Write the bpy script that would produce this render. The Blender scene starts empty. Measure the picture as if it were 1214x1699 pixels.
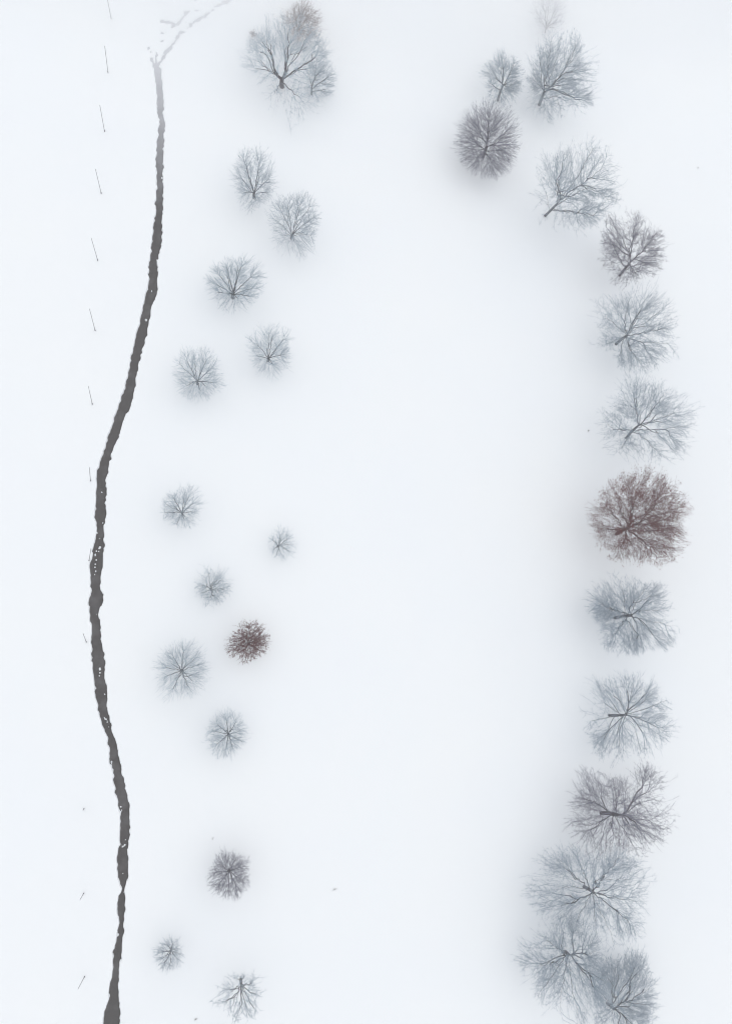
import bpy, math, random
import numpy as np
from mathutils import Matrix, Vector

# ------------------------------------------------------------------ camera
scene = bpy.context.scene
PW, PH, F = 1214.0, 1699.0, 1375.0          # frame and focal length in photo pixels
CAM_H = 98.0                                # drone height above the snow, metres
NADIR = (395.0, 1200.0)                     # where the plumb line under the drone meets the picture
n = np.array([NADIR[0] - PW / 2, -(NADIR[1] - PH / 2), -F]); n /= np.linalg.norm(n)
zc = -n
yc = np.array([0, 1.0, 0]) - zc * zc[1]; yc /= np.linalg.norm(yc)
xc = np.cross(yc, zc)
ROT = np.array([xc, yc, zc])                # camera -> world
CAM = np.array([0.0, 0.0, CAM_H])
cam_data = bpy.data.cameras.new("camera")
cam = bpy.data.objects.new("camera", cam_data)
scene.collection.objects.link(cam)
M4 = Matrix([list(ROT[0]) + [0], list(ROT[1]) + [0], list(ROT[2]) + [CAM_H], [0, 0, 0, 1]])
cam.matrix_world = M4
cam_data.sensor_fit = 'VERTICAL'
cam_data.sensor_height = 24.0
cam_data.sensor_width = 36.0
cam_data.lens = F / PH * 24.0
cam_data.clip_start = 0.5
cam_data.clip_end = 20000
scene.camera = cam
scene.render.resolution_x, scene.render.resolution_y = 731, 1024

# ------------------------------------------------------------------ sky and sun (overcast winter day)
SUN_EL, SUN_AZ = math.radians(70), math.radians(80)   # azimuth clockwise from +Y
world = bpy.data.worlds.new("World"); scene.world = world; world.use_nodes = True
wn = world.node_tree.nodes; wl = world.node_tree.links; wn.clear()
sky = wn.new('ShaderNodeTexSky'); sky.sky_type = 'NISHITA'; sky.sun_disc = False
sky.sun_elevation = SUN_EL; sky.sun_rotation = SUN_AZ
sky.air_density = 1.0; sky.dust_density = 4.0; sky.ozone_density = 1.0
hs = wn.new('ShaderNodeHueSaturation'); hs.inputs['Saturation'].default_value = 0.22   # cloud cover greys the sky
bg = wn.new('ShaderNodeBackground'); bg.inputs['Strength'].default_value = 0.15
wo = wn.new('ShaderNodeOutputWorld')
wl.new(sky.outputs[0], hs.inputs['Color']); cl = wn.new('ShaderNodeMix'); cl.data_type = 'RGBA'; cl.inputs['Factor'].default_value = 0.85; cl.inputs['B'].default_value = (5.1, 5.2, 5.28, 1)  # even cloud deck
wl.new(hs.outputs[0], cl.inputs['A']); wl.new(cl.outputs['Result'], bg.inputs['Color']); wl.new(bg.outputs[0], wo.inputs['Surface'])
sl = bpy.data.lights.new("sun", 'SUN'); sl.energy = 0.5; sl.angle = math.radians(120); sl.color = (1.0, 0.985, 0.965)
sun = bpy.data.objects.new("sun", sl); scene.collection.objects.link(sun)
sd = Vector((math.sin(SUN_AZ) * math.cos(SUN_EL), math.cos(SUN_AZ) * math.cos(SUN_EL), math.sin(SUN_EL)))
sun.rotation_euler = sd.to_track_quat('Z', 'Y').to_euler(); sun.location = (60, 20, 70)

vs = scene.view_settings
vs.view_transform = 'Standard'; vs.look = 'None'; vs.gamma = 1.0; vs.use_curve_mapping = False
vs.exposure = 0.09
cy = scene.cycles
cy.max_bounces = 24; cy.diffuse_bounces = 5; cy.glossy_bounces = 2; cy.volume_bounces = 20; cy.transmission_bounces = 2
cy.use_denoising = True
try:
    cy.denoiser = 'OPENIMAGEDENOISE'; cy.denoising_input_passes = 'RGB_ALBEDO_NORMAL'; cy.denoising_prefilter = 'ACCURATE'
except Exception:
    pass
cy.filter_width = 1.1 if hasattr(cy, 'filter_width') else 1.5

# ------------------------------------------------------------------ helpers
def ray(px, py):
    d = np.array([(px - PW / 2) / F, -(py - PH / 2) / F, -1.0])
    return ROT @ d                                   # unit depth along the lens axis
def at(px, py, z=0.0):
    d = ray(px, py); t = (z - CAM_H) / d[2]
    return CAM + d * t
def depth(p):
    return float(-(ROT.T @ (np.asarray(p) - CAM))[2])

def link(name, me, mat=None, parent=None):
    o = bpy.data.objects.new(name, me); scene.collection.objects.link(o)
    if mat is not None:
        me.materials.append(mat)
    if parent is not None:
        o.parent = parent
    return o
def mesh_np(name, V, faces_list, smooth=False):
    """V (n,3); faces_list: list of (m,k) integer arrays"""
    me = bpy.data.meshes.new(name)
    V = np.asarray(V, dtype=np.float32)
    me.vertices.add(len(V)); me.vertices.foreach_set('co', V.ravel())
    idx = np.concatenate([f.ravel() for f in faces_list]).astype(np.int32)
    tot = np.concatenate([np.full(len(f), f.shape[1]) for f in faces_list]).astype(np.int32)
    st = np.concatenate([[0], np.cumsum(tot)[:-1]]).astype(np.int32)
    me.loops.add(len(idx)); me.loops.foreach_set('vertex_index', idx)
    me.polygons.add(len(tot)); me.polygons.foreach_set('loop_start', st); me.polygons.foreach_set('loop_total', tot)
    if smooth:
        me.polygons.foreach_set('use_smooth', np.ones(len(tot), dtype=bool))
    me.update(calc_edges=True)
    return me
def empty(name, loc, label, cat, group=None):
    o = bpy.data.objects.new(name, None); scene.collection.objects.link(o)
    o.location = tuple(loc); o.empty_display_size = 0.3
    o['label'] = label; o['category'] = cat
    if group: o['group'] = group
    return o

def _hash(ix, iy, s):
    h = (ix.astype(np.int64) * 374761393 + iy.astype(np.int64) * 668265263 + s * 1274126177) & 0xFFFFFFFF
    h = ((h ^ (h >> 13)) * 1274126177) & 0xFFFFFFFF
    return ((h ^ (h >> 16)) & 0xFFFF) / 65535.0
def noise2(x, y, s=0):
    x0 = np.floor(x); y0 = np.floor(y); fx = x - x0; fy = y - y0
    fx = fx * fx * (3 - 2 * fx); fy = fy * fy * (3 - 2 * fy)
    a = _hash(x0, y0, s); b = _hash(x0 + 1, y0, s); c = _hash(x0, y0 + 1, s); d = _hash(x0 + 1, y0 + 1, s)
    return (a + (b - a) * fx) * (1 - fy) + (c + (d - c) * fx) * fy - 0.5

# ------------------------------------------------------------------ materials
def mat_new(name):
    m = bpy.data.materials.new(name); m.use_nodes = True
    nt = m.node_tree; b = nt.nodes['Principled BSDF']
    return m, nt, b
def mat_snow():
    m, nt, b = mat_new("snow")
    N, L = nt.nodes, nt.links
    tc = N.new('ShaderNodeTexCoord')
    n1 = N.new('ShaderNodeTexNoise'); n1.inputs['Scale'].default_value = 0.06; n1.inputs['Detail'].default_value = 6
    n2 = N.new('ShaderNodeTexNoise'); n2.inputs['Scale'].default_value = 2.2; n2.inputs['Detail'].default_value = 8
    L.new(tc.outputs['Object'], n1.inputs['Vector']); L.new(tc.outputs['Object'], n2.inputs['Vector'])
    r = N.new('ShaderNodeValToRGB')
    r.color_ramp.elements[0].position = 0.3; r.color_ramp.elements[0].color = (0.895, 0.922, 0.958, 1)
    r.color_ramp.elements[1].position = 0.7; r.color_ramp.elements[1].color = (0.912, 0.932, 0.955, 1)
    L.new(n1.outputs['Fac'], r.inputs['Fac']); L.new(r.outputs['Color'], b.inputs['Base Color'])
    bp = N.new('ShaderNodeBump'); bp.inputs['Strength'].default_value = 0.25; bp.inputs['Distance'].default_value = 0.05
    L.new(n2.outputs['Fac'], bp.inputs['Height']); L.new(bp.outputs['Normal'], b.inputs['Normal'])
    b.inputs['Roughness'].default_value = 0.85; b.inputs['Specular IOR Level'].default_value = 0.1
    return m
def mat_water():
    m, nt, b = mat_new("dark_creek_water")
    N, L = nt.nodes, nt.links
    tc = N.new('ShaderNodeTexCoord')
    sx = N.new('ShaderNodeSeparateXYZ'); L.new(tc.outputs['Object'], sx.inputs['Vector'])
    # mist's fade painted into the upper reach's water colour, along with grey slush
    mr = N.new('ShaderNodeMapRange'); mr.inputs['From Min'].default_value = FADE_Y0; mr.inputs['From Max'].default_value = FADE_Y1
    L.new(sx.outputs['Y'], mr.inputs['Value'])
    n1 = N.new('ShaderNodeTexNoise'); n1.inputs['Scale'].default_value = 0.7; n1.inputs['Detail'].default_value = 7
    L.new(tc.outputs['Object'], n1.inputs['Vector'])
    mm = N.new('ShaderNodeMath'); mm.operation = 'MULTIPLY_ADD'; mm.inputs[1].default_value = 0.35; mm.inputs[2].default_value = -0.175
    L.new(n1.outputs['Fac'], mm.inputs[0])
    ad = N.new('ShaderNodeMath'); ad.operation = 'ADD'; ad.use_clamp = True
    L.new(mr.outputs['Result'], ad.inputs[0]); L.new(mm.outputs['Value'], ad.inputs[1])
    bed = N.new('ShaderNodeValToRGB'); bed.color_ramp.elements[0].color = (0.018, 0.013, 0.013, 1); bed.color_ramp.elements[1].color = (0.040, 0.031, 0.030, 1)
    n3 = N.new('ShaderNodeTexNoise'); n3.inputs['Scale'].default_value = 3.0; n3.inputs['Detail'].default_value = 8
    L.new(tc.outputs['Object'], n3.inputs['Vector']); L.new(n3.outputs['Fac'], bed.inputs['Fac'])
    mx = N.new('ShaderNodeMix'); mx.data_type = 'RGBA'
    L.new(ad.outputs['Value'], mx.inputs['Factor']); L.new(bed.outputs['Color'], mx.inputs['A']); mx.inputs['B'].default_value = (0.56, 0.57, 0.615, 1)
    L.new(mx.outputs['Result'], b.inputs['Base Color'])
    b.inputs['Roughness'].default_value = 0.25; b.inputs['IOR'].default_value = 1.33
    bp = N.new('ShaderNodeBump'); bp.inputs['Strength'].default_value = 0.15; bp.inputs['Distance'].default_value = 0.03
    L.new(n3.outputs['Fac'], bp.inputs['Height']); L.new(bp.outputs['Normal'], b.inputs['Normal'])
    return m
def mat_bark(name, c0, c1, snow=0.0):
    m, nt, b = mat_new(name)
    N, L = nt.nodes, nt.links
    tc = N.new('ShaderNodeTexCoord')
    n1 = N.new('ShaderNodeTexNoise'); n1.inputs['Scale'].default_value = 3.0; n1.inputs['Detail'].default_value = 5
    L.new(tc.outputs['Object'], n1.inputs['Vector'])
    r = N.new('ShaderNodeValToRGB')
    r.color_ramp.elements[0].position = 0.32; r.color_ramp.elements[0].color = (*c0, 1)
    r.color_ramp.elements[1].position = 0.68; r.color_ramp.elements[1].color = (*c1, 1)
    L.new(n1.outputs['Fac'], r.inputs['Fac'])
    out = r.outputs['Color']
    if snow > 0:      # rime and snow lie on the upper sides only
        g = N.new('ShaderNodeNewGeometry'); s = N.new('ShaderNodeSeparateXYZ'); L.new(g.outputs['Normal'], s.inputs['Vector'])
        n2 = N.new('ShaderNodeTexNoise'); n2.inputs['Scale'].default_value = 1.3; n2.inputs['Detail'].default_value = 4
        L.new(tc.outputs['Object'], n2.inputs['Vector'])
        mu = N.new('ShaderNodeMath'); mu.operation = 'MULTIPLY'; L.new(s.outputs['Z'], mu.inputs[0]); L.new(n2.outputs['Fac'], mu.inputs[1])
        mr = N.new('ShaderNodeMapRange'); mr.inputs['From Min'].default_value = 0.38 - 0.2 * snow; mr.inputs['From Max'].default_value = 0.60 - 0.2 * snow
        mr.inputs['To Max'].default_value = min(1.0, snow * 1.5)
        L.new(mu.outputs['Value'], mr.inputs['Value'])
        mx = N.new('ShaderNodeMix'); mx.data_type = 'RGBA'; mx.inputs['B'].default_value = (0.85, 0.88, 0.92, 1)
        L.new(mr.outputs['Result'], mx.inputs['Factor']); L.new(out, mx.inputs['A']); out = mx.outputs['Result']
    L.new(out, b.inputs['Base Color'])
    b.inputs['Roughness'].default_value = 0.9; b.inputs['Specular IOR Level'].default_value = 0.15
    return m

# ------------------------------------------------------------------ the creek: centre line and half widths, from its two banks
BANKS = [(116,256.2,266),(138,259.4,270),(163,261.1,270.5),(188,263.3,270),(205,265,272.7),(222,263,271.7),(259.5,259.9,269.5),
(284,259.9,270.5),(321,259.6,269.5),(351,258.4,268.3),(376,255.9,268.5),(405,253.5,265.6),(429.4,249.3,261.1),(456.6,247.5,260.6),
(479,246.3,260.6),(493.7,241.3,255.7),(513.5,237.4,249),(533,233.7,246.3),(553,228,242.8),(577.8,221.8,235.9),(602.5,215.4,228.5),
(627,211.7,224.5),(647,207.5,222),(669,200,216.9),(699,189.5,202.5),(716,183,199.3),(738.4,176.6,190.9),(753,171.2,184),
(770.6,164.7,180.3),(797.8,160,176.4),(834,160,174.4),(859,159,173.4),(883.6,160.8,171.4),(908,156.3,171.7),(933,152.6,169.7),
(957.8,150.9,167),(977.5,152,165.2),(985,151,169),(992,150.9,170),(998,150.2,169),(1003.5,150.2,165),(1014.6,150,161.8),(1036.9,152.4,163.8),
(1056.6,151.9,166.2),(1081,153,169.9),(1106,154.9,173),(1125.9,157.3,173),(1148,159.6,175.4),(1177.8,163.3,178.6),(1187,166.7,179.6),
(1204,171.4,183.5),(1224,179.6,187),(1243.8,183,193.9),(1258.6,182.3,195.9),(1278,188.2,200.8),(1303,191.2,206),(1323,193.9,211.2),
(1342.6,199.6,214.4),(1362,200.8,214.4),(1387,198.6,213.9),(1405.6,198,211.7),(1408,198.8,209.7),(1424,195.5,210.7),(1439,194.4,211.4),
(1453,195.2,210.6),(1464,198.5,208.5),(1469,201.6,206),(1473,203.1,204.2),(1476,203.2,203.8),(1482,200.8,204.4),(1489,197.8,205.9),(1506.7,195.2,206),(1524.5,195.8,205.3),
(1542,196.7,204.4),(1566,192.8,201),(1578,189.8,199),(1607.5,187.5,196.7),(1637,183.3,196),(1667,178.3,196.4),(1696.5,172.3,197.3),
(1760,161,201),(1850,150,205)]
STRANDS = [
 [(259.3,111.2,4),(269,100.8,3.2),(279.3,83,3.8),(289.7,71.2,4.2),(297,57.8,4.2),(307.5,53.4,3),(315,44.5,2.2),(322.3,37.8,3),(331,32.6,6),(338.6,29,5),(344.6,23.7,3),(352,19.3,3.4),(356.4,13.3,3.4),(365,8.9,3.2),(374,4.4,7),(384,-2,6),(400,-14,5)],
 [(257.3,112,4),(252,99.4,2.6),(250.4,87.5,2.1),(246,79.3,2)],
 [(259,108,3),(258.3,103.8,1.7),(259.3,95,1.8),(260,88.7,3.5)],
 [(268,38,2.2),(270.4,36.3,3.2),(283.8,38.9,2.9),(292.7,43,3.3),(300,37,2.6),(300.8,31.9,3.3),(306,27.4,2.8),(309.7,22.2,2.4)],
 [(292.7,43,2),(284,47.5,1.8)],
 [(268,55.5,2.4),(272.5,56.3,3.0)],[(268.5,69,2.0),(271,67.5,2.4)],[(325,17.5,3),(328.5,18.5,3.4)],[(326,0.5,2.5),(326,2,2)],[(310,24,1.6),(314,20,1.8)]]
def strand_world(pts):
    return [(at(x, y)[0], at(x, y)[1], 0.5 * w * depth(at(x, y)) / F) for x, y, w in pts]
main = []
for y, l, r in BANKS:
    a, b = at(l, y), at(r, y); main.append(((a[0] + b[0]) / 2, (a[1] + b[1]) / 2, 0.5 * abs(b[0] - a[0])))
CREEK = [main] + [strand_world(s) for s in STRANDS]
SEG = []
for line in CREEK:
    for p, q in zip(line[:-1], line[1:]):
        SEG.append((*p, *q))
SEG = np.array(SEG)
FADE_Y0, FADE_Y1 = at(262, 350)[1], at(262, 105)[1]  # stretch where the water colour fades to mist grey
MAIN_TOP = at(262, 112)[1]
SPOTS = [(268.8,293,1.8),(260.6,430.7,2.0),(251,481,1.6),(242,528.8,2.2),(240,529.3,1.5),(203.8,672,1.2),(168.5,815.6,1.5),(169,808,0.9),(170,867.5,1.6),
 (165.2,908,2.4),(163.6,915,1.3),(165,893,1.2),(158.3,935,1.6),(157.4,941,1.7),(158.6,947,1.5),(157,953,1.4),(156.2,958,1.1),(159.5,928,1.5),(158,920,2.0),(159.8,913,1.6),
 (160,1019.5,1.5),(165.5,1110,2.2),(165.8,1116,2.0),(164.6,1121,1.2),(175.4,1193,2.2),(178,1197,1.8),(173,1190,1.4),(180,1207,1.6),(185,1263,1.8),(184.6,1268,1.3),
 (200,1339,2.0),(201.2,1345,1.3),(203.3,1405.6,2.0),(206.5,1403,1.6),(200.6,1402,1.2),(206,1384,0.9),(207.4,1394,1.0),(205,1362,0.8),(195.4,1551,1.8),(195,1545,1.4),(194.6,1556,1.3),
 (204.6,1483,1.5),(205.2,1492,1.3),(204,1438,0.8),(203.4,1451,0.9),(173.5,1152,1.5),(161.5,870,1.2),(160.6,884,1.6),(160.4,876,1.2)]
SPOTW = np.array([(at(x, y)[0], at(x, y)[1], r * depth(at(x, y)) / F) for x, y, r in SPOTS])

def creek_sdf(x, y):
    """negative inside open water"""
    out = np.full(x.shape, 9.0)
    for x0, y0, w0, x1, y1, w1 in SEG:
        m = (y > min(y0, y1) - 3) & (y < max(y0, y1) + 3)
        if not m.any(): continue
        xs, ys = x[m], y[m]
        dx, dy = x1 - x0, y1 - y0; l2 = dx * dx + dy * dy + 1e-9
        t = np.clip(((xs - x0) * dx + (ys - y0) * dy) / l2, 0, 1)
        d = np.hypot(xs - (x0 + dx * t), ys - (y0 + dy * t)) - (w0 + (w1 - w0) * t)
        out[m] = np.minimum(out[m], d)
    return out

def bump(x, y, px, py, rx, ry, h, ang=0.0):
    c = at(px, py); s = depth(c) / F
    u = x - c[0]; v = y - c[1]; ca, sa = math.cos(ang), math.sin(ang)
    uu = (u * ca + v * sa) / (rx * s); vv = (-u * sa + v * ca) / (ry * s)
    return h * np.exp(-(uu * uu + vv * vv))
def height(x, y):
    x = np.asarray(x, float); y = np.asarray(y, float)
    z = 0.55 * noise2(x / 27.0 + 3.1, y / 31.0 + 1.7, 1) + 0.16 * noise2(x / 10.0, y / 12.0, 2) + 0.035 * noise2(x / 2.7, y / 3.1, 3) + 0.012 * noise2(x / 0.9, y / 0.8, 4)
    z = z + bump(x, y, 850, 1110, 85, 90, -0.85) + bump(x, y, 745, 1120, 38, 120, 0.22, 0.15)      # wind hollow and its drifted rim
    z = z + bump(x, y, 240, 1705, 75, 40, 0.95) + bump(x, y, 345, 1690, 16, 30, -0.35, -0.5)       # low hump cut by the bottom edge
    z = z + bump(x, y, 1195, 455, 60, 40, -0.5) + bump(x, y, 700, 150, 60, 60, -0.4)
    return z
def hz(p):
    return float(height(np.array([p[0]]), np.array([p[1]]))[0])
def bank_depth(y):
    t = np.clip((y - at(262, 400)[1]) / (at(262, 120)[1] - at(262, 400)[1]), 0, 1)
    return 0.34 * (1 - t) + 0.10 * t

def build_ground():
    yb, yt = at(300, 1720)[1], at(300, -8)[1]; yf = at(262, 122)[1]
    ys = np.concatenate([np.arange(yb, yf, 0.17), np.arange(yf, yt, 0.085)])
    far = np.array([1, 2.5, 5, 10, 20, 40, 80, 160, 350, 800, 1800, 4000.0])
    ys = np.concatenate([yb - far[::-1], ys, ys[-1] + far])
    my = np.array([p[1] for p in main]); mxx = np.array([p[0] for p in main]); o = np.argsort(my)
    cx = np.interp(ys, my[o], mxx[o])
    t = np.clip((ys - (yf - 1.5)) / 3.0, 0, 1); t = t * t * (3 - 2 * t)
    lw = 1.5 + 1.2 * t; rw = 1.6 + (at(400, -5)[0] - at(258, 100)[0] + 0.5) * t
    dense = np.concatenate([-np.linspace(1, 0, 42)[:-1], np.linspace(0, 1, 100)])
    X = np.where(dense[None, :] < 0, cx[:, None] + dense[None, :] * lw[:, None], cx[:, None] + dense[None, :] * rw[:, None])
    lefts = -np.concatenate([[4000, 1800, 800, 350, 160, 90], np.arange(62, 32, -2.0)])
    xl = lefts[None, :] + 0 * cx[:, None]
    k = 14; tt = np.linspace(0, 1, k + 2)[1:-1]
    xl2 = -32.0 + (X[:, :1] + 32.0) * tt[None, :]
    rights = np.concatenate([np.arange(8, 66, 1.5), [90, 160, 350, 800, 1800, 4000]])
    xr2 = X[:, -1:] + (rights[0] - X[:, -1:]) * tt[None, :]
    X = np.concatenate([xl, xl2, X, xr2, rights[None, :] + 0 * cx[:, None]], axis=1)
    Y = np.repeat(ys[:, None], X.shape[1], 1)
    x, y = X.ravel(), Y.ravel()
    fall = np.clip(1.5 - np.hypot(x, y - 30) / 300.0, 0, 1)
    z = height(x, y) * fall
    near = np.abs(x - np.repeat(cx, X.shape[1])) < 25
    sd = np.full(x.shape, 9.0)
    sd[near] = creek_sdf(x[near], y[near])
    up = np.clip((y - at(262, 180)[1]) / (MAIN_TOP - at(262, 180)[1]), 0, 1)
    rag = 0.17 * noise2(x / 0.62, y / 0.55, 11) + 0.20 * noise2(x / 0.25, y / 0.34, 12) + 0.16 * noise2(x / 1.7, y / 1.5, 13)
    fork_zone = np.clip((y - MAIN_TOP) / 1.2, 0, 1)
    sd = sd - 0.055 + rag * (1 - 0.25 * up) + fork_zone * (0.06 + 0.34 * noise2(x / 0.45, y / 0.5, 14) + 0.25 * noise2(x / 0.2, y / 0.22, 15))
    for px, py, r in SPOTW:                            # snow sitting on stones in the stream
        m = (np.abs(x - px) < 1.0) & (np.abs(y - py) < 1.0)
        d = r * 0.85 - np.hypot(x[m] - px, y[m] - py) * (1 + 0.8 * noise2(x[m] * 5, y[m] * 5, 21))
        sd[m] = np.maximum(sd[m], d)
    w = 0.13
    f = np.clip((w * 0.5 - sd) / w, 0, 1); f = f * f * (3 - 2 * f)
    roll = np.clip((0.55 - sd) / 0.55, 0, 1) ** 2
    bd = bank_depth(y)
    level = height(cx, ys); level = np.convolve(np.pad(level, 20, mode='edge'), np.ones(41) / 41, 'valid')
    lev = np.repeat(level, X.shape[1])
    blend = np.clip((1.4 - sd) / 1.4, 0, 1)
    z = z * (1 - blend) + lev * blend                   # banks level out to the stream
    z = z - roll * 0.05 - f * bd * 2.0
    R, C = X.shape
    ii = np.arange(R * C).reshape(R, C)
    quads = np.stack([ii[:-1, :-1].ravel(), ii[:-1, 1:].ravel(), ii[1:, 1:].ravel(), ii[1:, :-1].ravel()], 1)
    me = mesh_np("snow_field", np.stack([x, y, z], 1), [quads], smooth=True)
    g = link("snow_field", me, mat_snow()); g['kind'] = 'structure'; g['label'] = 'smooth white snow field under pale haze'
    # water sheet under the cut banks
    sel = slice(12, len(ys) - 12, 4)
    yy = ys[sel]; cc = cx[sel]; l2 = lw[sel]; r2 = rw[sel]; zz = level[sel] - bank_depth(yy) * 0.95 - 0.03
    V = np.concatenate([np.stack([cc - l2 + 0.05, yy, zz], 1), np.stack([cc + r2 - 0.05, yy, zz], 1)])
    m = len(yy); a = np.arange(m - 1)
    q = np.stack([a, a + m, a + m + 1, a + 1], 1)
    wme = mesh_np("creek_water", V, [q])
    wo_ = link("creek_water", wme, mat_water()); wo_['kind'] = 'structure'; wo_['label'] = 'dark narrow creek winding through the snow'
build_ground()

# ------------------------------------------------------------------ trees
BARK = {
 'grey':   (mat_bark("grey_bark", (0.075, 0.080, 0.095), (0.13, 0.137, 0.155), 0.12), mat_bark("grey_twig", (0.22, 0.29, 0.365), (0.33, 0.41, 0.49), 0.5)),
 'frost':  (mat_bark("pale_bark", (0.095, 0.105, 0.12), (0.155, 0.167, 0.185), 0.15), mat_bark("frosted_twig", (0.28, 0.37, 0.445), (0.40, 0.49, 0.57), 0.6)),
 'blue':   (mat_bark("slate_bark", (0.068, 0.075, 0.090), (0.11, 0.12, 0.14), 0.12), mat_bark("slate_twig", (0.205, 0.28, 0.365), (0.31, 0.395, 0.485), 0.5)),
 'purple': (mat_bark("dark_bark", (0.048, 0.036, 0.048), (0.082, 0.066, 0.082), 0.05), mat_bark("dark_twig", (0.145, 0.142, 0.20), (0.225, 0.222, 0.295), 0.28)),
 'brown':  (mat_bark("brown_bark", (0.045, 0.026, 0.028), (0.075, 0.045, 0.046), 0.03), mat_bark("brown_twig", (0.085, 0.032, 0.035), (0.15, 0.062, 0.066), 0.10)),
}
LEAF = mat_bark("dry_oak_leaf", (0.085, 0.009, 0.010), (0.15, 0.017, 0.017))
LEAF2 = mat_bark("dull_brown_leaf", (0.11, 0.072, 0.08), (0.17, 0.115, 0.125))

def basis(D):
    ref = np.where(np.abs(D[:, 2:3]) < 0.9, np.array([[0, 0, 1.0]]), np.array([[1.0, 0, 0]]))
    U = np.cross(ref, D); U /= np.linalg.norm(U, axis=1, keepdims=True) + 1e-12
    return U, np.cross(D, U)
def prisms(P0, P1, r0, r1, k, pointed=False):
    D = P1 - P0; D = D / (np.linalg.norm(D, axis=1, keepdims=True) + 1e-9)
    U, W = basis(D); m = len(P0)
    a = np.arange(k) * 2 * math.pi / k
    ring = np.cos(a)[None, :, None] * U[:, None, :] + np.sin(a)[None, :, None] * W[:, None, :]
    A = P0[:, None, :] + ring * r0[:, None, None]
    j = np.arange(k); j2 = (j + 1) % k
    if pointed:
        V = np.concatenate([A, P1[:, None, :]], 1).reshape(-1, 3)
        base = (np.arange(m) * (k + 1))[:, None]
        f = np.stack([base + j, base + j2, base + k + 0 * j], 2).reshape(-1, 3)
        return V, f
    B = P1[:, None, :] + ring * r1[:, None, None]
    V = np.concatenate([A, B], 1).reshape(-1, 3)
    base = (np.arange(m) * 2 * k)[:, None]
    f = np.stack([base + j, base + j2, base + k + j2, base + k + j], 2).reshape(-1, 4)
    return V, f

def tube(pts, radii, k):
    pts = np.asarray(pts, float); radii = np.asarray(radii, float)
    T = np.gradient(pts, axis=0); T /= np.linalg.norm(T, axis=1, keepdims=True) + 1e-9
    U, W = basis(T)
    a = np.arange(k) * 2 * math.pi / k
    V = pts[:, None, :] + (np.cos(a)[None, :, None] * U[:, None] + np.sin(a)[None, :, None] * W[:, None]) * radii[:, None, None]
    m = len(pts); ii = np.arange(m * k).reshape(m, k)
    q = np.stack([ii[:-1], np.roll(ii[:-1], -1, 1), np.roll(ii[1:], -1, 1), ii[1:]], 2).reshape(-1, 4)
    cap = ii[-1][None, :]
    return V.reshape(-1, 3), q, cap

class Tree:
    def __init__(s, rng, tips, rt, kfork, wig, nlimb):
        s.rng, s.T, s.rt, s.k, s.wig, s.nlimb = rng, tips, rt, kfork, wig, nlimb
        s.seg = []                       # (p0, p1, r0, r1, limb, n, is_last)
        s.rand = rng.standard_normal((400000, 3)); s.ri = 0
    def rnd(s):
        s.ri += 1
        return s.rand[s.ri % 400000]
    def rad(s, m):
        return s.rt * m ** 0.42
    def run(s, P, Q, d0, m, limb, mc=None):
        """curved run of 1-3 segments from P to Q leaving along d0; returns the final direction"""
        L = math.sqrt(((Q - P) ** 2).sum())
        if L < 1e-4: return d0
        r0 = s.rad(m); r1 = s.rad(mc if mc else m)
        parts = 1 if L < 0.35 else (2 if L < 1.3 else (3 if L < 2.6 else 4))
        ctrl = P + d0 * L * 0.38
        prev = P
        for i in range(1, parts + 1):
            t = i / parts
            p = (1 - t) ** 2 * P + 2 * t * (1 - t) * ctrl + t * t * Q
            if i < parts: p = p + s.rnd() * L * s.wig / parts
            s.seg.append((prev, p, r0 + (r1 - r0) * (i - 1) / parts, r0 + (r1 - r0) * t, limb, m, m <= 2))
            last = prev; prev = p
        d = prev - last
        return d / (math.sqrt((d * d).sum()) + 1e-9)
    def grow(s, P, idx, d0, limb):
        stack = [(P, idx, d0, limb)]
        while stack:
            P, idx, d0, limb = stack.pop()
            m = len(idx)
            if m == 1:
                s.run(P, s.T[idx[0]], d0, 1, limb, 0.5); continue
            X = s.T[idx]
            c = X.mean(0); Y = X - c
            sg = math.sqrt((Y * Y).sum() / m)
            v = c - P; L = math.sqrt((v * v).sum()) + 1e-9
            go = L - s.k * sg
            go = max(go, 0.10 * L)
            Q = P + v / L * go + s.rnd() * go * s.wig * 0.8
            d = s.run(P, Q, d0, m, limb)
            # split across the widest direction seen from Q
            Z = X - Q; Z = Z / (np.sqrt((Z * Z).sum(1))[:, None] + 1e-6)
            if m == 2:
                parts = [idx[:1], idx[1:]]
            else:
                Zc = Z - Z.mean(0)
                C = Zc.T @ Zc
                ax = s.rnd()
                for _ in range(3):
                    ax = C @ ax; ax = ax / (math.sqrt((ax * ax).sum()) + 1e-12)
                pr = Zc @ ax + 0.02 * s.rng.standard_normal(m)
                o = np.argsort(pr); cut = int(round(m * (0.5 + 0.22 * (s.rng.random() - 0.5)))); cut = min(max(cut, 1), m - 1)
                parts = [idx[o[:cut]], idx[o[cut:]]]
            for q in parts:
                stack.append((Q, q, d, limb))

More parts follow.
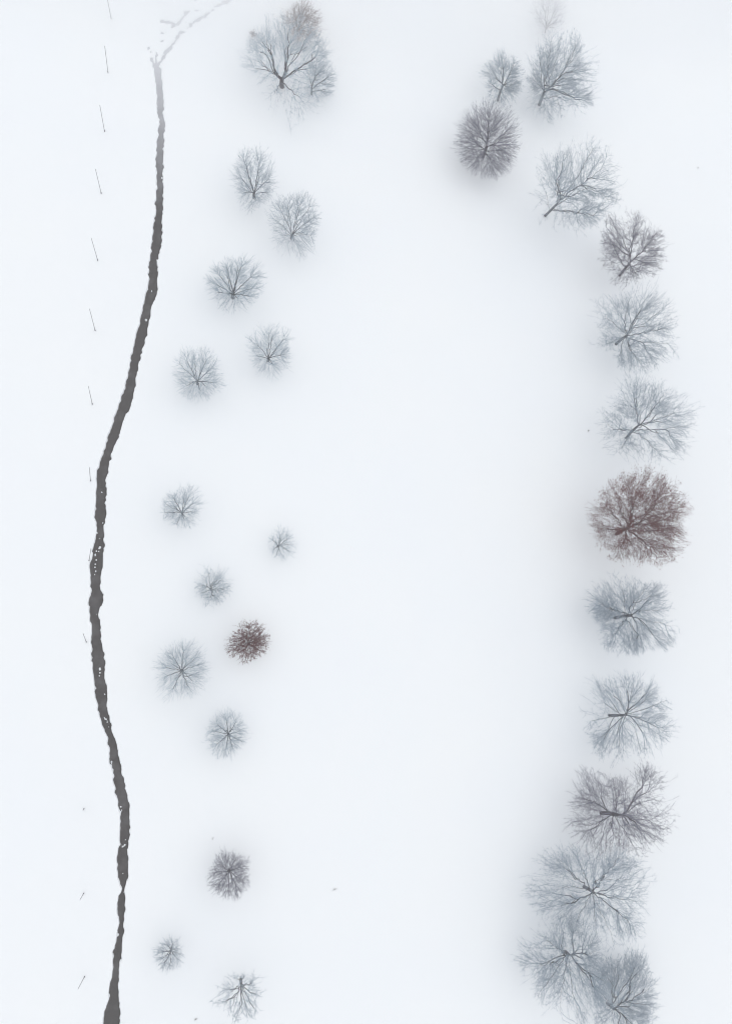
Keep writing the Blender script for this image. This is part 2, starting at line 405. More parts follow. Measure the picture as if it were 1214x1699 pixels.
def make_tips(rng, N, C, R, lump, clump, low, shell, spec_cl=0.6):
    spec_cl = 0.88 if clump >= 0.65 else 0.74
    out = []
    K = max(6, int(34 * clump)) if clump else 0
    lopa = rng.random() * 6.28; lopv = np.array([math.cos(lopa), math.sin(lopa), 0])
    ph = rng.random((6, 3)) * 6.28; fr = rng.standard_normal((6, 3)) * 2.9
    def env(d):
        return (1 + lump * np.sin(d @ fr.T + ph[:, 0][None, :]).mean(1) * 1.6) / scale[0]
    scale = [1.0]
    a_ = np.linspace(0, 6.28, 48); ring = np.stack([np.cos(a_), np.sin(a_), 0.15 + 0 * a_], 1)
    scale[0] = float(np.percentile(env(ring), 62))
    def dirs(m):
        d = rng.standard_normal((m * 4, 3)); d /= np.linalg.norm(d, axis=1, keepdims=True)
        keep = (rng.random(len(d)) < 1 - 0.38 * np.clip(d @ lopv, 0, 1)) & (rng.random(len(d)) < np.clip((d[:, 2] - low + 0.25) / 0.5, 0.0, 1.0))
        return d[keep][:m]
    if clump:
        cd = dirs(int(20 + 26 * clump))
        cr = 0.45 + 0.45 * rng.random(len(cd)) ** 0.7
        cc = cd * (cr * env(cd))[:, None]
        n1 = int(N * spec_cl)
        w = 0.35 + rng.random(len(cc)); w /= w.sum()
        pick = rng.choice(len(cc), n1, p=w)
        sp = (0.09 + 0.10 * rng.random(len(cc)))[pick]
        out.append(cc[pick] + rng.standard_normal((n1, 3)) * sp[:, None] * np.array([1, 1, 0.8]))
        N = N - n1
    d = dirs(N)
    r = shell + (1 - shell) * rng.random(len(d)) ** 0.6
    r = r * (1 + 0.06 * rng.standard_normal(len(d)))
    out.append(d * (r * env(d))[:, None])
    X = np.concatenate(out); l = np.linalg.norm(X, axis=1); lim = env(X / l[:, None]) * (1.0 + 0.14 * rng.random(len(X)))
    X = X * np.minimum(1, lim / l)[:, None] * (1 - 0.05 * rng.random(len(X)) * (l > lim))[:, None]
    return C + X * R

def build_tree(spec, seed):
    rng = np.random.default_rng(seed)
    bx, by = spec['base']; cx_, cy_ = spec['c']; rx, ry = spec['r']
    base = at(bx, by); base[2] = hz(base); base = at(bx, by, base[2]); base[2] = hz(base)
    R0 = rx * depth(base) / F * 0.95
    # height of the crown's middle: where the sight line of the crown passes over the base
    dd = ray(cx_, cy_); hx, hy = base[:2]; t = (hx * dd[0] + hy * dd[1]) / (dd[0] ** 2 + dd[1] ** 2)
    zauto = CAM_H + dd[2] * t
    rn = math.hypot(bx - NADIR[0], by - NADIR[1])
    z_def = spec.get('zc', 1.15) * R0
    w = min(max((rn - 150) / 250, 0), 1)
    zm = z_def * (1 - w) + min(max(zauto, 0.85 * R0), 1.7 * R0) * w
    if 'zc' in spec: zm = z_def
    C = at(cx_, cy_, zm)
    s_ = depth(C) / F; Rx = rx * s_; Ra = ry * s_
    Rz = min(spec.get('rz', 0.85) * Rx, zm - 0.35)
    v = C - CAM; ph = math.acos(min(1, -v[2] / np.linalg.norm(v)))
    fy = math.atan2(abs(v[1]), -v[2])
    Ry = math.sqrt(max(Ra ** 2 - (Rz * math.sin(fy)) ** 2, 0.4 * Rx * Rx)) / math.cos(fy); Ry = min(max(Ry, 0.75 * Rx), 1.35 * Rx)
    R = np.array([Rx, Ry, Rz]) * (1.05 if spec['group'] == LEFT_G else 1.10)
    N = int(spec['n'] * (1.12 if spec['group'] != LEFT_G else 1.08))
    tips = make_tips(rng, N, C, R * 0.97, spec.get('lump', 0.12), spec.get('clump', 0), spec.get('low', -0.45), spec.get('shell', 0.6))
    tips[:, 2] = np.maximum(tips[:, 2], base[2] + 0.35)
    if 'droop' in spec:
        dxy = np.hypot(tips[:, 0] - C[0], tips[:, 1] - C[1]) / Rx
        tips[:, 2] -= spec['droop'] * Rz * np.clip(dxy - 0.5, 0, 1) ** 2 * 2; tips[:, 2] = np.maximum(tips[:, 2], base[2] + 0.3)
    T = Tree(rng, tips, spec.get('rt', 0.0085), spec.get('k', 1.35), spec.get('wig', 0.10), 0)
    N = len(tips)
    zf = spec.get('zf', max(0.9, (C[2] - Rz) * 0.75 + 0.45 * Rz * spec.get('fork', 0.5)))
    trunk = [base + np.array([0, 0, -0.25]), base]
    tp = spec.get('trunk')
    if tp:
        for i, (px, py) in enumerate(tp):
            trunk.append(at(px, py, base[2] + zf * (i + 1) / len(tp)))
    else:
        top = base + (C - base) * min(zf / max(C[2] - base[2], 0.1), 0.8)
        mid = (base + top) / 2 + rng.standard_normal(3) * 0.05
        trunk += [mid, top]
    fork = trunk[-1]
    thr_n = max(10, N * 0.02)
    td = trunk[-1] - trunk[-2]; td /= np.linalg.norm(td)
    rtr = T.rad(N) * spec.get('thick', 1.0) * (0.95 if N > 1700 else 1.15)
    # smooth trunk line
    tr = np.array(trunk); q = np.linspace(0, len(tr) - 1, 4 * len(tr))
    trl = np.stack([np.interp(q, np.arange(len(tr)), tr[:, i]) for i in range(3)], 1)
    trl[2:-2] = (trl[1:-3] + trl[2:-2] * 2 + trl[3:-1]) / 4
    ql = q / q[-1]
    trr = rtr * (1.0 - 0.22 * ql + 0.5 * np.exp(-ql * 9))
    # main limbs: polylines from the fork (the trunk's upper part counts as one too)
    lines = []
    if 'limbs' in spec:
        for lb in spec['limbs']:
            pts = [fork if len(lines) < 2 else trl[int(len(trl) * (0.62 + 0.36 * rng.random()))]]
            for j, p in enumerate(lb):
                fz = p[2] if len(p) > 2 else 0.55 + 0.4 * (j + 1) / len(lb)
                pts.append(at(p[0], p[1], base[2] + zf + (C[2] + Rz - base[2] - zf) * fz * 0.85))
            e = pts[-1] + (pts[-1] - pts[-2]) / np.linalg.norm(pts[-1] - pts[-2]) * 0.22 * Rx
            pts.append(e)
            lines.append(np.array(pts))
    else:
        nl = spec.get('nl', 3); az0 = rng.random() * 6.28
        for li in range(nl):                       # steep leaders
            a_ = az0 + li * 2 * math.pi / nl + rng.normal() * 0.3
            w = (0.22 + 0.16 * rng.random()) * (0.6 if li == 0 else 1)
            end = C + np.array([math.cos(a_) * w * Rx, math.sin(a_) * w * Ry, Rz * (0.5 + 0.25 * rng.random())])
            mid_ = fork + (end - fork) * 0.5 + np.array([math.cos(a_) * 0.05 * Rx, math.sin(a_) * 0.05 * Ry, 0])
            lines.append(np.array([fork - td * rng.random() * 0.4, mid_, end]))
        no = spec.get('no', int(rng.integers(6, 12)))
        for li in range(no):                       # side limbs
            a_ = az0 + (li + 0.5 * rng.random()) * 2 * math.pi / no
            w = 0.55 + 0.15 * rng.random(); up_ = -0.25 + 0.6 * rng.random()
            end = C + np.array([math.cos(a_) * w * Rx, math.sin(a_) * w * Ry, Rz * up_])
            st = fork + (trl[len(trl) // 2] - fork) * rng.random() * 0.7 if up_ < 0.1 else fork
            mid_ = st + (end - st) * 0.45 + np.array([0, 0, 0.08 * Rz])
            lines.append(np.array([st, mid_, end]))
    # resample the limbs, find for each tip the node it leaves from
    LP, LS, LI, LN = [], [], [], []
    polys = []
    for li, pl in enumerate(lines):
        seg_l = np.linalg.norm(np.diff(pl, axis=0), axis=1); cum = np.concatenate([[0], np.cumsum(seg_l)])
        m_ = max(4, int(cum[-1] / 0.42))
        ss = np.linspace(0, cum[-1], m_ + 1)
        q_ = np.stack([np.interp(ss, cum, pl[:, i]) for i in range(3)], 1)
        for _ in range(2):
            q_[1:-1] = (q_[:-2] + 2 * q_[1:-1] + q_[2:]) / 4
        q_[1:] += rng.standard_normal((m_, 3)) * 0.05 * spec.get('wig', .1) / 0.1
        polys.append(q_)
        LP.append(q_[1:]); LS.append(ss[1:]); LI += [li] * m_; LN += list(range(1, m_ + 1))
    LP = np.concatenate(LP); LS = np.concatenate(LS); LI = np.array(LI); LN = np.array(LN)
    wf = spec.get('wf', 0.72)
    cost = np.linalg.norm(tips[:, None, :] - LP[None], axis=2) + wf * LS[None] + rng.random((1, len(LP))) * 0.25
    node = cost.argmin(1)
    for li, q_ in enumerate(polys):
        mine = np.where(LI[node] == li)[0]
        if len(mine) == 0: continue
        ln = LN[node[mine]]
        for j in range(1, len(q_)):
            here = (ln >= j).sum()
            if here == 0: break
            nxt = max(1, (ln >= j + 1).sum())
            lt = spec.get('limbthick', 0.62 if N > 1700 else 0.8)
            if li < spec.get('stems', 0): lt *= 2.3 - 1.6 * j / len(q_)
            T.seg.append((q_[j - 1], q_[j], T.rad(here) * lt, T.rad(max(nxt, here * 0.85)) * lt, li, max(here, thr_n), False))
            idx = mine[ln == j]
            if len(idx) == 0: continue
            d = q_[j] - q_[j - 1]; d = d / (np.linalg.norm(d) + 1e-9)
            U, W = basis(d[None]); rel = tips[idx] - q_[j]
            az = np.arctan2(rel @ W[0], rel @ U[0]) + rng.random() * 6.28
            ns_ = 2 if len(idx) < 14 else (3 if len(idx) < 60 else 5)
            sec = ((az % (2 * math.pi)) / (2 * math.pi) * ns_).astype(int)
            for g in range(ns_):
                gi = idx[sec == g]
                if len(gi): T.grow(q_[j], gi, d, li)
    S = T.seg
    P0 = np.array([q[0] for q in S]); P1 = np.array([q[1] for q in S])
    r0 = np.array([q[2] for q in S]); r1 = np.array([q[3] for q in S]); limb = np.array([q[4] for q in S]); cnt = np.array([q[5] for q in S])
    thr = max(10, N * 0.02)
    barkm, twigm = BARK[spec['bark']]; barkm = BARK[spec.get('trunkbark', spec['bark'])][0]
    root = empty(spec.get('name', 'bare_tree'), base, spec['label'], spec.get('cat', 'tree'), spec.get('group'))
    V, qd, cap = tube(trl - base, trr, 10)
    link('trunk', mesh_np('trunk', V, [qd, cap], True), barkm, root)
    for li in range(limb.max() + 1):
        m = (limb == li) & (cnt >= thr)
        if not m.any(): continue
        ext = (P1[m] - P0[m]) * 0.06
        V, f = prisms(P0[m] - base - ext * 0.5, P1[m] - base + ext, r0[m], r1[m], 6)
        link('branch', mesh_np('branch', V, [f], True), barkm, root)
    m = cnt < thr
    Vs, Fs, off = [], [], 0
    big = m & (cnt > 1)
    rr = spec.get('tw', 1.0)
    V, f = prisms(P0[big] - base, P1[big] - base, r0[big] * rr, r1[big] * rr, 3); Vs.append(V); Fs.append(f); off += len(V)
    # fine side twigs along the outer shoots
    fine = np.where(cnt <= 6)[0]
    ns = int(spec.get('side', 3.0) * N)
    L = np.linalg.norm(P1[fine] - P0[fine], axis=1); pr = L / L.sum()
    pk = fine[rng.choice(len(fine), ns, p=pr)]
    t = rng.random(ns)[:, None]
    S0 = P0[pk] + (P1[pk] - P0[pk]) * t
    D = P1[pk] - P0[pk]; D /= np.linalg.norm(D, axis=1, keepdims=True) + 1e-9
    o = rng.standard_normal((ns, 3)) * 0.55 * spec.get('spread', 1.0); o[:, 2] += spec.get('up', 0.12)
    D = D + o; D /= np.linalg.norm(D, axis=1, keepdims=True)
    ll = spec.get('sl', 0.42) * (0.5 + rng.random(ns))
    S1 = S0 + D * ll[:, None]; S1[:, 2] = np.maximum(S1[:, 2], base[2] + 0.1)
    tf = []
    one = m & (cnt == 1)
    V, f = prisms(P0[one] - base, P1[one] - base, r0[one] * rr, r1[one] * rr, 3); f = f + off; Vs.append(V); Fs.append(f); off += len(V)
    V, f = prisms(S0 - base, S1 - base, np.full(ns, T.rt * 0.85 * rr * spec.get('fr', 1.0)), None, 3, True); Vs.append(V); tf.append(f + off); off += len(V)
    tw = link('twigs', mesh_np('twigs', np.concatenate(Vs), [np.concatenate(Fs)] + tf), twigm, root); tw['kind'] = 'stuff'
    if 'leaves' in spec:
        nlv = spec['leaves']; ls = spec.get('leaf', 0.11)
        pk = rng.integers(0, ns, nlv)
        if spec.get('leafclump'):      # leaves hang on in tufts
            kk = rng.choice(ns, max(20, nlv // 18)); pk = kk[rng.integers(0, len(kk), nlv)]
        t = rng.random((nlv, 1))
        c = S0[pk] + (S1[pk] - S0[pk]) * t + rng.standard_normal((nlv, 3)) * spec.get('leafspread', 0.09)
        c[:, 2] = np.maximum(c[:, 2], base[2] + 0.2)
        a = rng.standard_normal((nlv, 3)); a /= np.linalg.norm(a, axis=1, keepdims=True)
        b = np.cross(a, rng.standard_normal((nlv, 3))); b /= np.linalg.norm(b, axis=1, keepdims=True)
        s1 = ls * (0.6 + 0.8 * rng.random((nlv, 1)))
        nrm = np.cross(a, b)
        V = np.stack([c - a * s1, c + b * s1 * 0.5 + nrm * s1 * 0.2, c + a * s1, c - b * s1 * 0.5 + nrm * s1 * 0.2], 1).reshape(-1, 3) - base
        i = np.arange(nlv)[:, None] * 4
        f = np.concatenate([i + np.array([[0, 1, 2]]), i + np.array([[0, 2, 3]])])
        lv = link('dry_leaves', mesh_np('dry_leaves', V, [f]), LEAF if spec.get('leafmat', 1) == 1 else LEAF2, root); lv['kind'] = 'stuff'
    return root

LEFT_G, RIGHT_G, TOP_G = 'young trees beside the creek', 'row of big trees along the right side', 'trees in the misty far end'
def young(base, c, r, n, bark, label, **k):
    d = dict(base=base, c=c, r=r, n=n, bark=bark, label=label, group=LEFT_G, lump=0.22, shell=0.30, k=1.7, wig=0.055, low=-0.8, side=2.4, fr=1.3, sl=0.36, up=0.15, rz=0.95, spread=0.7, fork=0.35, rt=0.0072)
    d.update(k); return d
def big(base, c, r, n, bark, label, **k):
    d = dict(base=base, c=c, r=r, n=n, bark=bark, label=label, group=RIGHT_G, lump=0.27, shell=0.2, k=1.25, wig=0.13, low=-0.75, side=4.0, sl=0.38, fr=1.2, tw=1.1, up=0.0, spread=1.7, rz=0.8, clump=0.5, rt=0.0075)
    d.update(k); return d

SPECS = [
 # --- far end, in mist
 big((468,144),(474,98),(75,76),2000,'frost','big old gnarled tree with two thick stems at the misty top edge', name='old_tree', group=TOP_G, trunk=[(467,138),(468,131)], zf=2.2, thick=1.9, limbthick=.9, stems=2, trunkbark='purple',
     limbs=[[(457,121,.2),(452,100,.42),(447,84,.6)],[(474,116,.25),(477,98,.5),(478,72,.7)],[(488,92,.55),(500,84,.7)],[(430,104,.6)],[(510,104,.6)],[(452,160,.5)],[(500,165,.5)]], clump=0.5, low=-0.6, droop=0.35, k=1.2, wig=0.14),
 young((517,157),(534,135),(30,42),700,'grey','small forked tree beside the big gnarled tree', group=TOP_G, trunk=[(517,146)], zf=1.6, limbs=[[(514,132,.4),(512,121,.7)],[(522,130,.4),(525,105,.8)],[(540,130,.6)],[(542,148,.5)]], lump=.2),
 young((493,52),(500,36),(32,32),900,'brown','dense brown bushy tree dissolving in mist behind the gnarled tree', name='bushy_tree', group=TOP_G, leaves=1500, leafmat=2, leaf=.06, zc=1.1, lump=.2),
 young((420,62),(420,57),(5,5),60,'brown','tiny round shrub left of the big gnarled tree', name='shrub', cat='shrub', group=TOP_G, leaves=60, leafmat=2, leaf=.09, zc=1.3, side=2),
 young((904,54),(909,26),(33,36),380,'purple','faint brownish tree cut off by the top edge in the mist', group=TOP_G, zc=1.2, lump=.2, side=2),
 big((825,167),(834,128),(36,45),1300,'grey','slim tree with a V of stems behind the round dark tree', group=TOP_G, trunk=[(828,157),(832,146)], zf=2.6,
     limbs=[[(834,128,.35),(835,108,.7)],[(843,127,.4),(856,98,.8)],[(815,140,.5)],[(850,140,.4)]], clump=0, shell=.35, k=1.6, wig=.06, sl=.36),
 big((894,174),(925,131),(55,100),3000,'grey','tall tree with five upright stems under the top edge', group=TOP_G, trunk=[(898,163),(902,153)], zf=2.8, thick=1.1,
     limbs=[[(896,140,.2),(898,117,.45),(893,95,.7)],[(904,140,.25),(909,110,.55),(913,70,.9)],[(914,125,.4),(925,90,.85)],[(920,138,.25),(940,110,.55),(955,75,.9)],[(935,127,.35),(962,113,.6)],[(925,160,.3),(930,200,.35)]], clump=.325, low=-.95, rz=1.05, seed=52),
 big((801,261),(810,233),(56,60),3300,'purple','round dense dark purplish tree, nearest of the misty group', group=TOP_G, trunk=[(804,252),(807,243)], zf=2.0, lump=.12, clump=0, shell=.3, k=1.6, wig=.07, low=-.9,
     limbs=[[(808,230,.35),(810,200,.8)],[(825,238,.4),(838,220,.7)],[(790,240,.4),(780,215,.7)],[(825,250,.4)],[(790,262,.5)],[(815,268,.5)]], rz=.9, sl=.34),
 # --- right-hand row
 big((903,359),(951,312),(75,72),2500,'grey','leaning tree with long slanting trunk, top left of the row', trunk=[(914,348),(924,338)], zf=2.2,
     limbs=[[(942,320,.3),(960,308,.5)],[(926,328,.3),(923,318,.55)],[(960,290,.5),(975,260,.85)],[(975,310,.4),(1015,333,.6)],[(985,290,.6)],[(945,350,.35)],[(975,355,.5)],[(905,320,.5)]], clump=.6, seed=63),
 big((1027,457),(1051,414),(55,54),2300,'purple','dark twiggy tree with sparse brown leaves above the wide pale tree', trunk=[(1035,447),(1044,437)], zf=2.4,
     limbs=[[(1047,415,.4),(1050,385,.8)],[(1063,418,.4),(1082,395,.8)],[(1055,430,.35),(1085,428,.6)],[(1020,415,.6)],[(1050,455,.4)]], leaves=2500, leafmat=2, leaf=.05, clump=.35),
 big((1021,571),(1052,544),(71,72),2700,'grey','wide pale tree with fanning branches below the dark twiggy tree', trunk=[(1030,563),(1040,556)], zf=2.2,
     limbs=[[(1034,540,.35),(1041,505,.75)],[(1050,540,.4),(1068,500,.85)],[(1065,540,.4),(1100,510,.8)],[(1065,552,.4),(1105,545,.7)],[(1065,568,.4),(1100,570,.6)],[(1045,580,.4),(1060,600,.5)],[(1005,570,.55)],[(1010,530,.6)],[(1025,600,.5)]], clump=.25, lump=.26, sl=.36),
 big((1038,727),(1078,697),(84,77),2300,'grey','sparse spreading tree with open gaps, above the red-leaved tree', trunk=[(1046,717),(1056,708)], zf=2.0,
     limbs=[[(1057,690,.3),(1053,668,.6)],[(1075,690,.4),(1090,668,.7),(1110,645,.9)],[(1080,700,.35),(1105,690,.6)],[(1075,713,.35),(1105,712,.55),(1135,706,.8)],[(1060,720,.3),(1085,745,.45)],[(1015,712,.5),(995,690,.7)],[(1025,750,.5)]], clump=.6, lump=.3, seed=77),
 big((1022,886),(1061,862),(84,81),3000,'brown','big tree with rusty red-brown leaves in the right row', name='leafy_tree', trunk=[(1032,880),(1043,875)], zf=2.2, thick=1.1,
     limbs=[[(1040,868,.3),(1030,852,.6)],[(1046,862,.3),(1047,835,.75)],[(1062,865,.35),(1090,835,.8)],[(1070,862,.4),(1108,848,.75)],[(1060,882,.3),(1095,880,.6)],[(1070,900,.4),(1085,920,.5)],[(1035,900,.4),(1020,925,.5)],[(1000,880,.5)],[(1005,840,.7)]],
     leaves=21000, leaf=.068, leafclump=1, leafspread=.26, clump=0, shell=.15, lump=.22, side=2.0, limbthick=.95, seed=48),
 big((1019,1025),(1046,1020),(73,67),3300,'blue','dense slate-grey round tree just below the red-leaved tree', trunk=[(1033,1022),(1047,1021)], zf=2.4,
     limbs=[[(1042,1008,.25),(1050,1000,.45),(1072,993,.7)],[(1058,1012,.4),(1095,1012,.7)],[(1065,1028,.4),(1100,1035,.6)],[(1035,990,.6),(1030,970,.8)],[(1055,1050,.5)],[(1020,1050,.5)],[(1000,1005,.6)],[(1070,975,.85)]], clump=.25, lump=.26, sl=.36, side=4.6),
 big((1010,1187),(1040,1187),(76,72),2000,'blue','open tree with thin spoke-like branches, second below the red-leaved tree', trunk=[(1025,1187),(1038,1186)], zf=2.2,
     limbs=[[(1029,1165,.4),(1028,1135,.8)],[(1045,1155,.5),(1055,1122,.85)],[(1060,1170,.4),(1088,1146,.8)],[(1065,1178,.4),(1090,1168,.7)],[(1065,1185,.4),(1090,1184,.65)],[(1060,1192,.4),(1085,1205,.6)],[(1070,1205,.45),(1095,1225,.65)],[(1050,1200,.4),(1058,1230,.6)],[(1025,1215,.5),(1028,1240,.6)],[(1000,1165,.5),(985,1140,.7)],[(985,1195,.5)],[(1000,1220,.5)]], clump=.7, lump=.2, wig=.05),
 big((997,1349),(1028,1352),(90,74),2700,'purple','brownish grey tree with a thick trunk pointing right in the row', trunk=[(1010,1349),(1024,1352)], zf=2.2, thick=1.25,
     limbs=[[(1045,1357,.3),(1080,1364,.5),(1105,1372,.7)],[(1035,1350,.3),(1055,1335,.6),(1090,1322,.85)],[(1045,1365,.3),(1075,1382,.6)],[(1012,1368,.35),(1022,1392,.6)],[(1022,1335,.4),(1018,1305,.7)],[(985,1330,.5),(965,1325,.6)],[(980,1370,.5),(955,1372,.55)],[(1040,1385,.5),(1050,1405,.6)]], clump=.6, lump=.32),
 big((968,1471),(988,1479),(97,82),2600,'blue','widest tree with a starburst of long branches, lower right row', trunk=[(976,1475),(984,1481)], zf=2.6,
     limbs=[[(1010,1488,.35),(1045,1493,.6)],[(1005,1500,.35),(1025,1512,.55),(1050,1540,.75)],[(985,1505,.4),(986,1530,.55)],[(985,1462,.35),(1000,1458,.5),(1040,1460,.75)],[(948,1470,.4),(920,1476,.6)],[(1000,1520,.45),(1010,1545,.6)],[(965,1440,.5)],[(930,1505,.55)],[(930,1430,.6)],[(1020,1430,.65)],[(960,1520,.5)]], clump=.32, lump=.28),
 big((937,1579),(940,1612),(74,76),2600,'blue','ragged clumpy tree between the starburst tree and bottom edge', trunk=[(940,1581),(943,1584)], zf=2.4,
     limbs=[[(975,1582,.5),(1010,1578,.6)],[(962,1605,.4),(985,1618,.6)],[(935,1615,.4),(930,1660,.6)],[(910,1600,.5),(890,1605,.6)],[(920,1570,.5),(905,1560,.6)],[(950,1645,.5),(955,1670,.6)],[(900,1640,.5)]], clump=1.0, lump=.32, zc=.95),
 big((1007,1665),(1038,1652),(57,74),2400,'blue','dense slate-grey tree cut off by the bottom edge of the row', trunk=[(1013,1669),(1019,1674)], zf=2.6,
     limbs=[[(1030,1663,.4),(1060,1666,.6)],[(1040,1690,.4),(1060,1712,.7)],[(1030,1692,.4),(1035,1725,.6)],[(1017,1690,.4),(1015,1715,.6)],[(1015,1630,.6)],[(1045,1620,.7)],[(990,1640,.6)],[(1070,1645,.8)]], clump=.2, lump=.3, side=4.6, sl=.36),
 # --- young trees by the creek, top to bottom
 young((421,328),(423,297),(43,53),1500,'grey','upright young tree, farthest of the round trees beside the creek', nl=3),
 young((483,396),(491,368),(47,56),1600,'grey','fan-shaped young tree right of and just below the farthest one', nl=3),
 young((386.5,494),(389,470),(50,50),1500,'frost','broad round young tree with a clear short trunk, third from the top', nl=3, thick=1.1, rt=.0095),
 young((328,637),(327,620),(44,46),1500,'frost','round pale young tree closest to the creek bend', nl=3),
 young((444.6,599),(448,580),(40,40),1300,'frost','round young tree to the right of the one at the creek bend', nl=3),
 young((303,855),(300,843),(38,38),1200,'frost','spiky round young tree between the creek and the tiny pale tree', nl=4),
 young((460.5,907),(468,903),(28,31),500,'frost','tiny pale sparse tree standing rightmost near the middle', nl=3, lump=.2, sl=.3),
 young((350,979),(351,976),(34,35),800,'frost','ragged pale bushy tree above left of the small red tree', nl=3, clump=.8, lump=.35, k=1.2, wig=.14, up=0, spread=1.3, side=3),
 young((412,1069),(415,1066),(37,35),900,'brown','small round tree full of rusty red leaves', name='leafy_tree', nl=3, leaves=7500, leaf=.05, leafclump=0, leafspread=.04, shell=.1, k=2.0, lump=.2, thick=1.1),
 young((302,1113),(301,1112),(46,49),1500,'frost','large starburst young tree left below the small red tree', nl=4, lump=.2),
 young((379.5,1219),(378,1217),(39,41),1200,'frost','round hairy young tree below the small red tree', nl=4),
 young((380,1443),(381,1452),(37,38),1700,'purple','dark purplish starburst tree alone in the lower left field', nl=4),
 young((285,1573),(282,1583),(27,28),600,'grey','small spiky tree right beside the lower creek', nl=3),
 young((400,1624),(401,1652),(38,43),330,'grey','sparse drooping little tree near the bottom edge', nl=2, lump=.32, k=1.1, wig=.15, clump=.32, up=0, spread=1.2, rt=.011, side=3.5, sl=.36),
]
for i, sp in enumerate(SPECS):
    build_tree(sp, sp.get('seed', 100 + i * 7))

# ------------------------------------------------------------------ slim poles along the creek
POLES = [((184.8,30.6),(178.4,-3)),((179.6,120.1),(174.1,75.9)),((173.9,218),(166,174.2)),((168.4,320.8),(158.8,280.5)),((162.5,431.9),(151.9,395)),
 ((158.3,548.5),(148.9,512.2)),((153.6,670.6),(147,640.7)),((150.7,797.8),(148.7,775.3)),((148.2,930),(151.4,910)),((143.7,1065.4),(138.3,1051)),
 ((139.6,1342),(138.4,1344.5)),((139.1,1482.4),(133.5,1492.5)),((140.6,1620.6),(130.2,1640.5))]
PL = ['slim grey pole cut by the top edge, farthest of the pole line','second slim pole from the top, left of the creek fork','third slim pole from the top along the creek',
 'fourth slim pole from the top, level with the farthest young tree','fifth slim pole from the top, leaning left of the creek','sixth slim pole from the top, beside the creek bend',
 'seventh slim pole from the top, where the creek swings left','short slim pole standing tight against the left creek bank','slim pole leaning right at the very edge of the creek',
 'short slim pole left of the creek, level with the small red tree','pole seen end-on as a dot, left of the lower creek','second slim pole from the bottom, tilting down left','lowest slim pole, tilting down left near the bottom edge']
pole_m = mat_bark("weathered_pole", (0.20, 0.20, 0.205), (0.28, 0.28, 0.285))
for (b, t), lab in zip(POLES, PL):
    p = at(*b); p[2] = hz(p); p = at(*b, p[2]); p[2] = hz(p)
    q = at(*t, p[2] + 4.9) - p
    root = empty('marker_pole', p, lab, 'pole', 'line of slim poles left of the creek')
    d = q / np.linalg.norm(q)
    pts = [-d * 0.4, d * 0.0, q * 0.5, q * 0.985, q]
    V, f, cap = tube(pts, [.036, .036, .032, .028, .018], 8)
    link('shaft', mesh_np('shaft', V, [f, cap], True), pole_m, root)
    V, f, cap = tube([-d * 0.3, d * 0.18, d * 0.26, d * 0.27], [.06, .055, .045, .02], 10)
    link('base_sleeve', mesh_np('base_sleeve', V, [f, cap], True), BARK['purple'][0], root)

# small stubs of last summer's weeds poking through the snow
for px, py, hgt, lab in [(555, 1474.5, .5, 'lone dark weed stub in the open snow right of the dark tree'), (353, 1391, .3, 'tiny weed stub just above the dark purplish tree'),
                         (325, 1690, .5, 'weed stub on the snow hump at the bottom edge'), (976, 715, .5, 'weed stub left of the sparse spreading tree'), (1158, 277, .4, 'faint weed stub at the far right edge')]:
    rng = np.random.default_rng(int(px))
    p = at(px, py); p[2] = hz(p)
    root = empty('weed_stub', p, lab, 'weed', 'weed stubs in the snow')
    k = 9
    A = np.zeros((k, 3)); A[:, :2] = rng.standard_normal((k, 2)) * 0.05; A[:, 2] = -0.05
    D = rng.standard_normal((k, 3)) * 0.35; D[:, 2] = 1
    B = A + D * hgt * 0.6 * (0.5 + rng.random((k, 1)) * .6)
    V, f = prisms(A, B, np.full(k, .014), np.full(k, .008), 4)
    link('stalks', mesh_np('stalks', V, [f]), BARK['brown'][0], root)['kind'] = 'stuff'

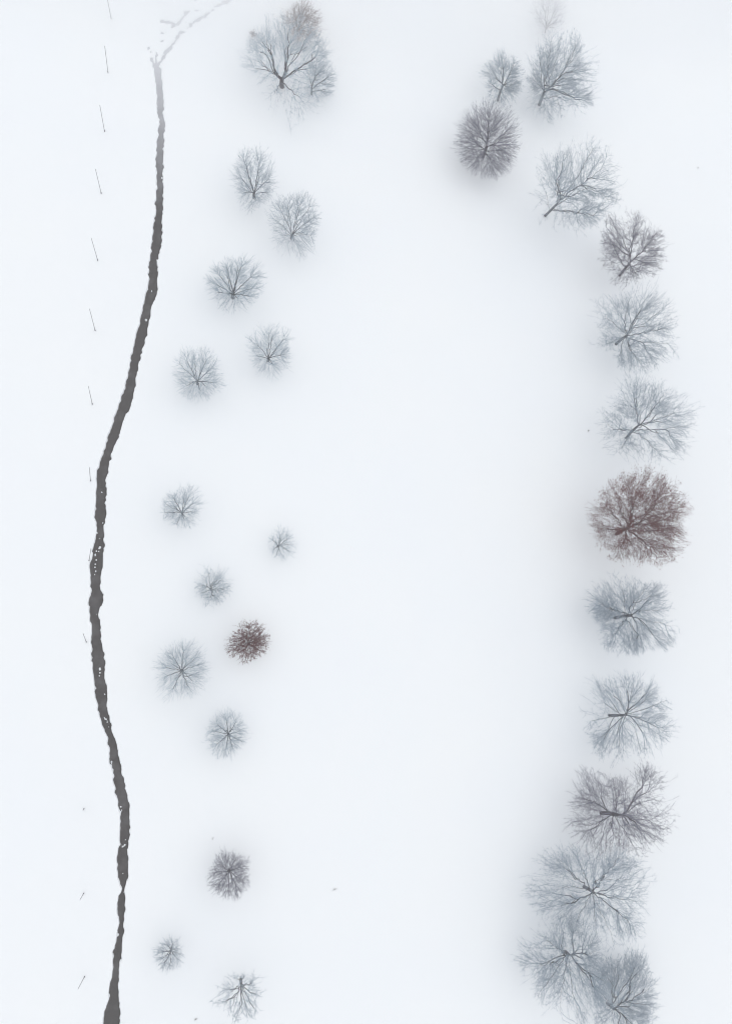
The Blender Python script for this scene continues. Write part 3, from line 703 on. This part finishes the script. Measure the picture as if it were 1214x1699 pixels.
# ------------------------------------------------------------------ air: even winter haze, and a bank of mist over the far end
def vol_mat(name, dens, col, aniso=0.0):
    m = bpy.data.materials.new(name); m.use_nodes = True; nt = m.node_tree; nt.nodes.clear()
    v = nt.nodes.new('ShaderNodeVolumePrincipled'); o = nt.nodes.new('ShaderNodeOutputMaterial')
    v.inputs['Color'].default_value = (*col, 1); v.inputs['Density'].default_value = dens; v.inputs['Anisotropy'].default_value = aniso
    nt.links.new(v.outputs['Volume'], o.inputs['Volume'])
    return m
def box(name, lo, hi, mat):
    V = [(x, y, z) for z in (lo[2], hi[2]) for y in (lo[1], hi[1]) for x in (lo[0], hi[0])]
    f = np.array([[0, 2, 3, 1], [4, 5, 7, 6], [0, 1, 5, 4], [2, 6, 7, 3], [0, 4, 6, 2], [1, 3, 7, 5]])
    return link(name, mesh_np(name, V, [f]), mat)
HAZE_D = 0.0010
hzb = box('haze', (-4600, -4600, -2.5), (4600, 4600, CAM_H + 1.5), vol_mat("thin_winter_haze", HAZE_D, (0.985, 0.99, 1.0)))
hzb['kind'] = 'stuff'; hzb['label'] = 'thin pale winter haze over the whole field'

def mist_bank():
    y0 = at(450, 230)[1]; y1 = 420.0
    us = np.linspace(0, 1, 40); xs = np.linspace(-260, 300, 40)
    V = []
    dy = np.array([at(450, p)[1] for p in (230, 170, 120, 80, 50, 25, 0, -25)]); th = np.array([0, .9, 2.6, 5.5, 11, 16, 22, 28.0])
    for u in us:
        for x in xs:
            y = y0 + (y1 - y0) * u ** 2.2
            yy = y + 2.5 * math.sin(x * 0.05 + 0.6) + 1.5 * math.sin(x * 0.13 + 2)
            e = min(1, (1 - abs((x - 20) / 281)) * 4); e2 = min(1, (1 - u) * 5)
            V.append((x, y, 0.5 + float(np.interp(yy, dy, th)) * max(e, 0) * max(e2, 0)))
    nV = len(V)
    V += [(x, y, -2.0) for x, y, z in V]
    ii = np.arange(nV).reshape(40, 40)
    q = np.stack([ii[:-1, :-1].ravel(), ii[:-1, 1:].ravel(), ii[1:, 1:].ravel(), ii[1:, :-1].ravel()], 1)
    F_ = [q, q[:, ::-1] + nV]
    for e in (ii[0], ii[-1][::-1], ii[:, 0][::-1], ii[:, -1]):
        F_.append(np.stack([e[:-1], e[:-1] + nV, e[1:] + nV, e[1:]], 1))
    m = link('mist_bank', mesh_np('mist_bank', V, F_), vol_mat("ground_mist", MIST_D, (1.0, 1.0, 1.0), 0.85))
    m['kind'] = 'stuff'; m['label'] = 'bank of ground mist drifting over the far end'
MIST_D = 0.09
mist_bank()

import os
if os.environ.get("SCENE_STATS"):
    print("TRIS", sum(sum(len(p.vertices) - 2 for p in o.data.polygons) for o in scene.objects if o.type == 'MESH'))
